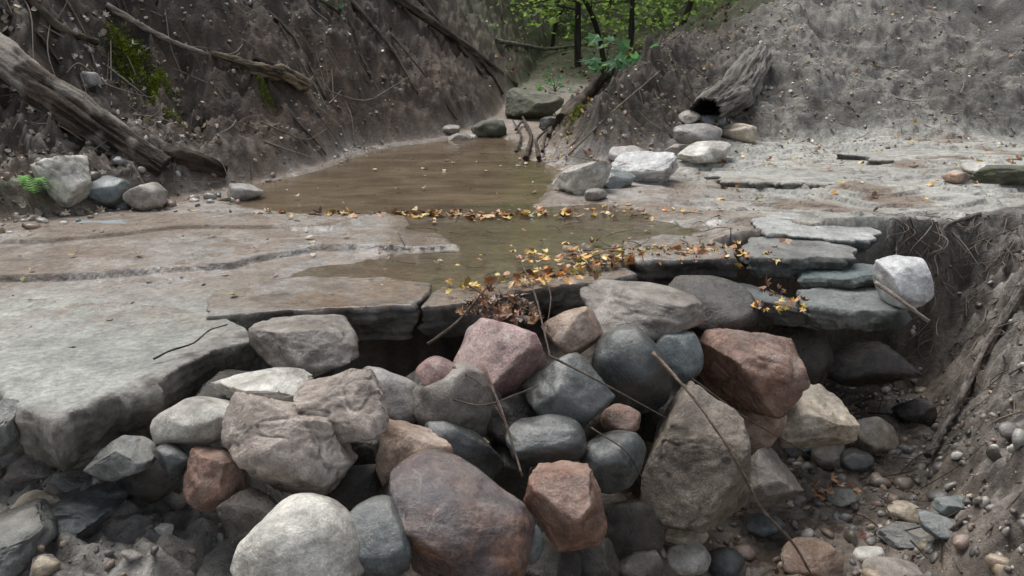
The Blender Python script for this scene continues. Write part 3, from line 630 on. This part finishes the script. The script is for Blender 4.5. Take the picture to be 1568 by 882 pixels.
def clump(x,y,f,th,seed): return fbm2(x,y,f,3,seed)+rng.normal(0,.12,len(x))>th
x,y=uni(4600,.0,2.0,1.7,3.7);m=(sdf(x,y,PIT)>.04)&clump(x,y,3,-.18,801);pebbles("creek_gravel",x[m],y[m],.006,.05,3.4,.95)
x,y=uni(260,.2,1.75,1.9,3.5);m=clump(x,y,2.2,-.05,802);pebbles("creek_gravel",x[m],y[m],.04,.09,1.5,.95)
x,y=uni(2200,-1.7,.1,1.3,2.3);m=sdf(x,y,PIT)>0.05;pebbles("creek_gravel",x[m],y[m],.004,.032,3.5,.85)
x,y=uni(3800,-5,-1,2.6,7.5);m=(sdf(x,y,LB)>-.12)&clump(x,y,2.,-.2,803);pebbles("bank_stones",x[m],y[m],.006,.05,3.5,.75)
x,y=uni(5600,.6,6.5,4.2,9.5);m=(sdf(x,y,RB)>-.3)&clump(x,y,1.6,-.15,804);pebbles("bank_stones",x[m],y[m],.006,.05,3.8,.95)
x,y=uni(1300,1.2,3.2,1.6,4.2);m=(sdf(x,y,PIT)>0.05)&clump(x,y,3,-.1,805);pebbles("bank_stones",x[m],y[m],.005,.04,3.5,.75)
x,y=uni(600,-2.8,3.6,2.3,6.3);m=(sdf(x,y,PIT)<-.1)&(sdf(x,y,POOL)<-.02)&(sdf(x,y,SHAL)<-.02);pebbles("ledge_pebbles",x[m],y[m],.004,.025,3,.8)
x,y=uni(300,-2.6,-.9,3.4,4.8);m=sdf(x,y,LB)>-.35;pebbles("bank_stones",x[m],y[m],.015,.09,2.5,.85)
# ---------------------------------------------------------------- leaves
def leaf_maple():
    an=np.array([90,64,42,20,-8,-40,-90,-140,-172,160,138,116])*math.pi/180
    rd=np.array([1.,.45,.86,.42,.66,.38,.5,.38,.66,.42,.86,.45])
    V=np.vstack([[0,0,0],np.column_stack([np.cos(an)*rd,np.sin(an)*rd,0*an])])
    n=len(an);Fc=np.array([[0,1+(i+1)%n,1+i] for i in range(n)]);return V*.5,Fc
def leaf_oval():
    t=np.linspace(0,2*math.pi,8,endpoint=False);V=np.vstack([[0,0,0],np.column_stack([np.sin(t)*.28*(1-.25*np.cos(t)),np.cos(t)*.5,0*t])])
    n=8;Fc=np.array([[0,1+(i+1)%n,1+i] for i in range(n)]);return V,Fc
LM,LO=leaf_maple(),leaf_oval()
def curl(Tm):
    N=len(Tm);a=rng.normal(.6,.9,(N,1));b=rng.normal(.4,.9,(N,1));c=rng.normal(0,.6,(N,1))
    Tm[:,:,2]+=a*Tm[:,:,0]**2+b*Tm[:,:,1]**2+c*Tm[:,:,0]*Tm[:,:,1]+rng.normal(0,.03,Tm.shape[:2]);return Tm
LC=dict(warm=[(.60,.34,.07),(.52,.20,.05),(.66,.48,.15),(.30,.13,.05),(.36,.18,.08),(.58,.28,.06),(.15,.08,.05),(.50,.38,.22),(.55,.40,.10)],
        brown=[(.18,.10,.055),(.12,.07,.045),(.26,.14,.07),(.17,.06,.035),(.08,.05,.035)],
        pale=[(.46,.42,.35),(.34,.30,.24),(.55,.52,.45),(.2,.165,.13),(.33,.26,.17),(.13,.10,.08)],
        mixd=[(.42,.35,.25),(.46,.31,.13),(.26,.15,.09),(.48,.43,.35),(.36,.33,.14),(.2,.12,.08),(.14,.09,.06)])
def leaves(name,x,y,smin,smax,pal,lift=.008,tilt=.22,zov=None):
    N=len(x);z,n=tnorm(x,y)
    if zov is not None: z=np.maximum(z,zov)
    pal=np.array(LC[pal]);colr=pal[rng.integers(0,len(pal),N)]*rng.uniform(.6,1.2,(N,1));kind=rng.random(N)<.55;parts=[]
    for m,(T,Fc) in ((kind,LM),(~kind,LO)):
        if not m.any():continue
        k=m.sum();s=rng.uniform(smin,smax,k);sc=np.stack([s,s*rng.uniform(.6,1,k),s*.8],1)
        pos=np.stack([x[m],y[m],z[m]+lift+rng.uniform(0,.006,k)],1)
        parts.append(scat(T,Fc,pos,frames(n[m]+rng.normal(0,tilt,(k,3))),sc,colr[m],curl))
    V,Q,Cc=merge(parts);mesh_np(name,V,Q,M_LEAF,Cc,smooth=False)
def gauss(n,cx,cy,sx,sy,ang=0):
    a=rng.normal(0,sx,n);b=rng.normal(0,sy,n);c,s=math.cos(ang),math.sin(ang);return cx+a*c-b*s,cy+a*s+b*c
x,y=gauss(120,-.4,4.14,.52,.05);leaves("floating_leaves",x,y,.04,.095,'warm',.003,.14,-.012)
x,y=gauss(26,.5,4.2,.25,.07);leaves("floating_leaves",x,y,.035,.08,'warm',.003,.12,-.012)
x,y=gauss(210,.64,3.30,.30,.075,.12);leaves("fallen_leaves",x,y,.03,.075,'warm',.011,.2,-.004)
x,y=gauss(90,.15,3.0,.2,.05,.5);leaves("fallen_leaves",x,y,.03,.07,'warm',.011,.2,-.004)
x,y=uni(22,-.6,1.6,3.2,4.2);leaves("fallen_leaves",x,y,.02,.055,'warm',.006,.12,-.010)
x,y=gauss(34,.0,5.9,.5,.5);leaves("floating_leaves",x,y,.03,.06,'mixd',.003,.08,-.018)
x,y=gauss(60,.42,6.2,.12,.5);leaves("fallen_leaves",x,y,.03,.06,'warm',.01)
x,y=uni(200,-2.6,2.6,2.6,4.9);m=(sdf(x,y,PIT)<-.1);leaves("fallen_leaves",x[m],y[m],.015,.05,'mixd',.008,.15,-.010)
x,y=uni(120,1.2,3.6,4.4,6.6);leaves("fallen_leaves",x,y,.025,.07,'warm',.01)
x,y=uni(2300,-5.5,-1,2.8,8.5);m=(sdf(x,y,LB)>-.1)&clump(x,y,2.5,-.2,810);leaves("bank_leaf_litter",x[m],y[m],.02,.06,'pale',.012,.4)
x,y=uni(900,-3.8,-2.0,3.7,5.6);m=(sdf(x,y,LB)>-.1);leaves("bank_leaf_litter",x[m],y[m],.03,.08,'pale',.012,.45)
x,y=uni(1100,-3.5,.3,5,12);m=(sdf(x,y,LB)>0);leaves("bank_leaf_litter",x[m],y[m],.02,.05,'brown',.012,.4)
x,y=uni(1500,.6,7.5,4.6,10.5);m=(sdf(x,y,RB)>-.6)&clump(x,y,2,-.25,811);leaves("bank_leaf_litter",x[m],y[m],.02,.07,'mixd',.012,.35)
x,y=uni(800,.3,2.4,5.6,9);m=(sdf(x,y,RB)>0);leaves("bank_leaf_litter",x[m],y[m],.025,.06,'mixd',.012,.35)
x,y=uni(150,.3,2.2,2.0,3.6);leaves("creek_bed_leaves",x,y,.02,.05,'brown',.02,.4)
x,y=uni(2600,-7,9,10,22);leaves("forest_floor_litter",x,y,.05,.11,'brown',.02,.4)
def leaf_pile(name,lst,pal,smin=.03,smax=.07):
    parts=[];pal=np.array(LC[pal])
    for (u,v,t,su,sv,n) in lst:
        uu=rng.normal(u,su,n);vv=rng.normal(v,sv,n);tt=t+rng.normal(0,.02,n);pos=np.array([P(a,b,c) for a,b,c in zip(uu,vv,tt)])
        nn=np.tile([0,-.5,1.],(n,1))+rng.normal(0,.45,(n,3));s=rng.uniform(smin,smax,n);T,Fc=LM
        parts.append(scat(T,Fc,pos,frames(nn),np.stack([s,s,s],1),pal[rng.integers(0,len(pal),n)]*rng.uniform(.7,1.2,(n,1)),curl))
    V,Q,Cc=merge(parts);mesh_np(name,V,Q,M_LEAF,Cc,smooth=False)
leaf_pile("leaf_pile",[(770,470,2.62,30,9,46),(720,470,2.6,14,8,14),(790,485,2.52,22,6,16)],'brown')
leaf_pile("leaf_pile",[(1190,468,3.03,24,6,18)],'warm')
leaf_pile("leaf_pile",[(1180,442,3.1,18,6,10),(1270,755,2.85,30,12,16)],'brown')
def moss(u,v,w,n,sz):
    p,t=hit(u,v);x=p[0]+rng.normal(0,w,n);y=p[1]+rng.normal(0,w*1.1,n);z,nn=tnorm(x,y)
    T=np.array([[-.12,0,0],[.12,0,0],[0,.05,1.]]);Fc=np.array([[0,1,2]])
    hgt=.06*np.exp(-((x-p[0])**2+(y-p[1])**2)/(2*w*w))
    pos=np.stack([x,y,z-.01+hgt*rng.random(n)],1);cc=mix(C(.07,.10,.012),C(.24,.29,.04),rng.random((n,1)))
    return scat(T,Fc,pos,frames(nn+rng.normal(0,.5,(n,3))),np.full((n,3),sz)*rng.uniform(.6,1.3,(n,1)),cc)
V,Q,Cc=merge([moss(200,105,.06,3200,.028),moss(240,128,.035,1400,.026),moss(235,158,.025,500,.022),moss(262,182,.03,400,.022),moss(405,145,.03,400,.026),moss(885,172,.06,900,.03),moss(965,95,.08,1200,.035)])
mesh_np("moss_patch",V,Q,M_MOSS,Cc,smooth=False)
# fern: fronds with paired pinnae
parts=[];fp=gp(52,305,.03)
for (dx,dy_,dz) in [(.20,-.14,.02),(.14,-.10,.10),(.02,-.12,.12),(.22,-.06,.07),(-.08,-.12,.09)]:
    ax=np.array([dx,dy_,dz]);side=np.cross(ax,[0,0,1.]);side/=np.linalg.norm(side)
    for k in range(18):
        f=k/17;c_=fp+ax*f+np.array([0,0,.05*math.sin(f*3)-.06*f*f])
        for sgn in (-1,1):
            l=.05*(1-f)**.8+.006;d=side*sgn+ax/np.linalg.norm(ax)*.5;d/=np.linalg.norm(d);w=ax/np.linalg.norm(ax)*.0045
            parts.append((np.array([c_-w,c_+w,c_+d*l]),np.array([[0,1,2]]),np.tile([.14,.27,.13],(3,1))))
V,Q,Cc=merge(parts);mesh_np("fern",V,Q,M_GREEN,Cc,smooth=False)
def plant(name,u,v,n,spread,size,seed):
    r=np.random.default_rng(seed);b=gp(u,v,0);parts=[];lv=[];T,Fc=LM
    for k in range(n):
        e=b+np.array([r.normal(0,spread),r.normal(-.1,spread*.6),abs(r.normal(.12,.1))+.04]);m_=(b+e)/2+np.array([0,0,.05])
        V,Q,Cc=tube([b,m_,e],[.004,.003,.002],5,.03,k,.1,6,False,(.06,.09,.03),(.1,.14,.05),True);parts.append((V,Q,Cc));lv.append(e)
    V,Q,Cc=merge(parts);par=bpy.data.objects.new(name,None);scene.collection.objects.link(par)
    mesh_np(name+"_stems",V,Q,M_GREEN,Cc,parent=par)
    lv=np.array(lv);nn=np.tile([0,-.6,.8],(n,1))+r.normal(0,.35,(n,3));s=r.uniform(size*.7,size*1.2,n)
    V,Q,Cc=scat(T,Fc,lv,frames(nn),np.stack([s,s,s*.6],1),np.tile([.10,.22,.11],(n,1))*r.uniform(.6,1.2,(n,1)),curl)
    mesh_np(name+"_leaves",V,Q,M_GREEN,Cc,smooth=False,parent=par)
plant("broadleaf_plant",925,118,18,.16,.2,4);plant("broadleaf_plant",850,140,10,.12,.15,5);plant("broadleaf_plant",520,18,5,.08,.12,6)
# ---------------------------------------------------------------- woodland
def tree(name,x,y,h,r,crown0,seed,nl=2600,lean=(0,0),ls=.11,bright=1.):
    g=np.random.default_rng(seed);z0=H1(x,y)-.2;par=bpy.data.objects.new(name,None);scene.collection.objects.link(par)
    n=7;pts=[np.array([x+lean[0]*i/n*h+g.normal(0,.13)*i**.5,y+lean[1]*i/n*h,z0+h*i/n]) for i in range(n+1)]
    parts=[tube(pts,np.linspace(r,r*.25,n+1),12,.15,seed,.12,6,False,(.02,.016,.013),(.06,.05,.04))];cl=[]
    nlimb=int(10+h*1.6)
    for k in range(nlimb):
        f=g.uniform(crown0/h,.98);b=np.array([np.interp(f*n,range(n+1),[p[i] for p in pts]) for i in range(3)])
        a=g.uniform(0,2*math.pi);L_=(1.1-f*.6)*h*.28*g.uniform(.6,1.2);d=np.array([math.cos(a),math.sin(a),g.uniform(-.05,.45)])
        m_=b+d*L_*.5+np.array([0,0,.05]);e=b+d*L_+np.array([0,0,-.12*L_])
        parts.append(tube([b,m_,e],[r*.32,r*.22,r*.08],6,.2,k,.1,6,False,(.025,.02,.015),(.06,.05,.038),True))
        for j in range(5):
            q=b+(e-b)*g.uniform(.3,1.08);cl.append(q+g.normal(0,.14,3)*L_*.6)
    V,Q,Cc=merge(parts);mesh_np(name+"_wood",V,Q,M_BARK,Cc,parent=par)
    cl=np.array(cl);idx=g.integers(0,len(cl),nl);pos=cl[idx]+g.normal(0,1,(nl,3))*np.array([.34,.34,.10]);T,Fc=LO
    nn=np.tile([0,0,1.],(nl,1))+g.normal(0,.5,(nl,3));s=g.uniform(ls*.6,ls*1.2,nl)
    cb=g.uniform(.5,1.3,len(cl))[idx][:,None];cc=mix(C(.12,.20,.06),C(.29,.37,.14),g.random((nl,1)))*cb*bright
    V,Q,Cc=scat(T,Fc,pos,frames(nn),np.stack([s*1.3,s,s],1),cc,curl);mesh_np(name+"_foliage",V,Q,M_GREEN,Cc,smooth=False,parent=par)
for k,(x,y,h,r,c0,ln) in enumerate([(1.0,12.6,5,.055,.9,(.05,0)),(1.5,13.2,5,.04,.8,(-.12,.02)),(1.75,12.4,5,.045,1.2,(.14,0)),(-.3,14.5,4.5,.04,.6,(-.05,0)),(.7,15.2,5,.035,.8,(.1,0)),
    (2.9,15,5,.06,.5,(.02,0)),(.9,17.5,5,.07,.5,(.03,0)),(2.3,19,5.5,.07,.3,(-.05,0)),(-1.0,19,6,.08,.4,(0,0)),(4.2,20,6,.08,.4,(0,0)),(0.4,23,7,.1,.3,(0,0)),(2.6,24,7,.1,.3,(.03,0)),(5,25,7,.1,.3,(0,0))]):
    tree("tree",x,y,h,r,c0,200+k,1300 if y<16 else 1700,ln,.07 if y<18 else .12)
n=26000;x=rng.uniform(-9,11,n);y=rng.uniform(14,36,n);z=terrain(x,y);cl=fbm2(x,y,.6,3,700);hh=(.3+1.6*np.clip(cl+.5,0,1))*rng.random(n)**.8+.12*np.maximum(y-17,0)*rng.random(n)
pos=np.stack([x,y,z+hh],1);nn=np.tile([0,-.3,1.],(n,1))+rng.normal(0,.6,(n,3));s=rng.uniform(.06,.16,n)
cc=mix(C(.12,.20,.06),C(.30,.38,.15),rng.random((n,1)))*(.55+.8*np.clip(cl+.5,0,1))[:,None]
V,Q,Cc=scat(*LO,pos,frames(nn),np.stack([s*1.3,s,s],1),cc,curl);mesh_np("understory_shrubs",V,Q,M_GREEN,Cc,smooth=False)
# ---------------------------------------------------------------- light
w=bpy.data.worlds.new("World");scene.world=w;w.use_nodes=True;nt=w.node_tree;bg=nt.nodes["Background"]
AZ=math.radians(322);EL=math.radians(64)
sky=nt.nodes.new("ShaderNodeTexSky");sky.sky_type='NISHITA';sky.sun_disc=False;sky.sun_elevation=EL;sky.sun_rotation=AZ
hs=nt.nodes.new("ShaderNodeHueSaturation");hs.inputs["Saturation"].default_value=.38;nt.links.new(sky.outputs[0],hs.inputs["Color"]);nt.links.new(hs.outputs[0],bg.inputs[0]);bg.inputs[1].default_value=.15
sd=bpy.data.lights.new("sun",'SUN');sd.energy=4.1;sd.angle=math.radians(42);sd.color=(1,.98,.95);so=bpy.data.objects.new("sun",sd);scene.collection.objects.link(so)
from mathutils import Vector
dv=Vector((math.sin(AZ)*math.cos(EL),math.cos(AZ)*math.cos(EL),math.sin(EL)))
so.rotation_euler=dv.to_track_quat('Z','Y').to_euler()
scene.view_settings.view_transform='Standard';scene.view_settings.look='None';scene.view_settings.exposure=0
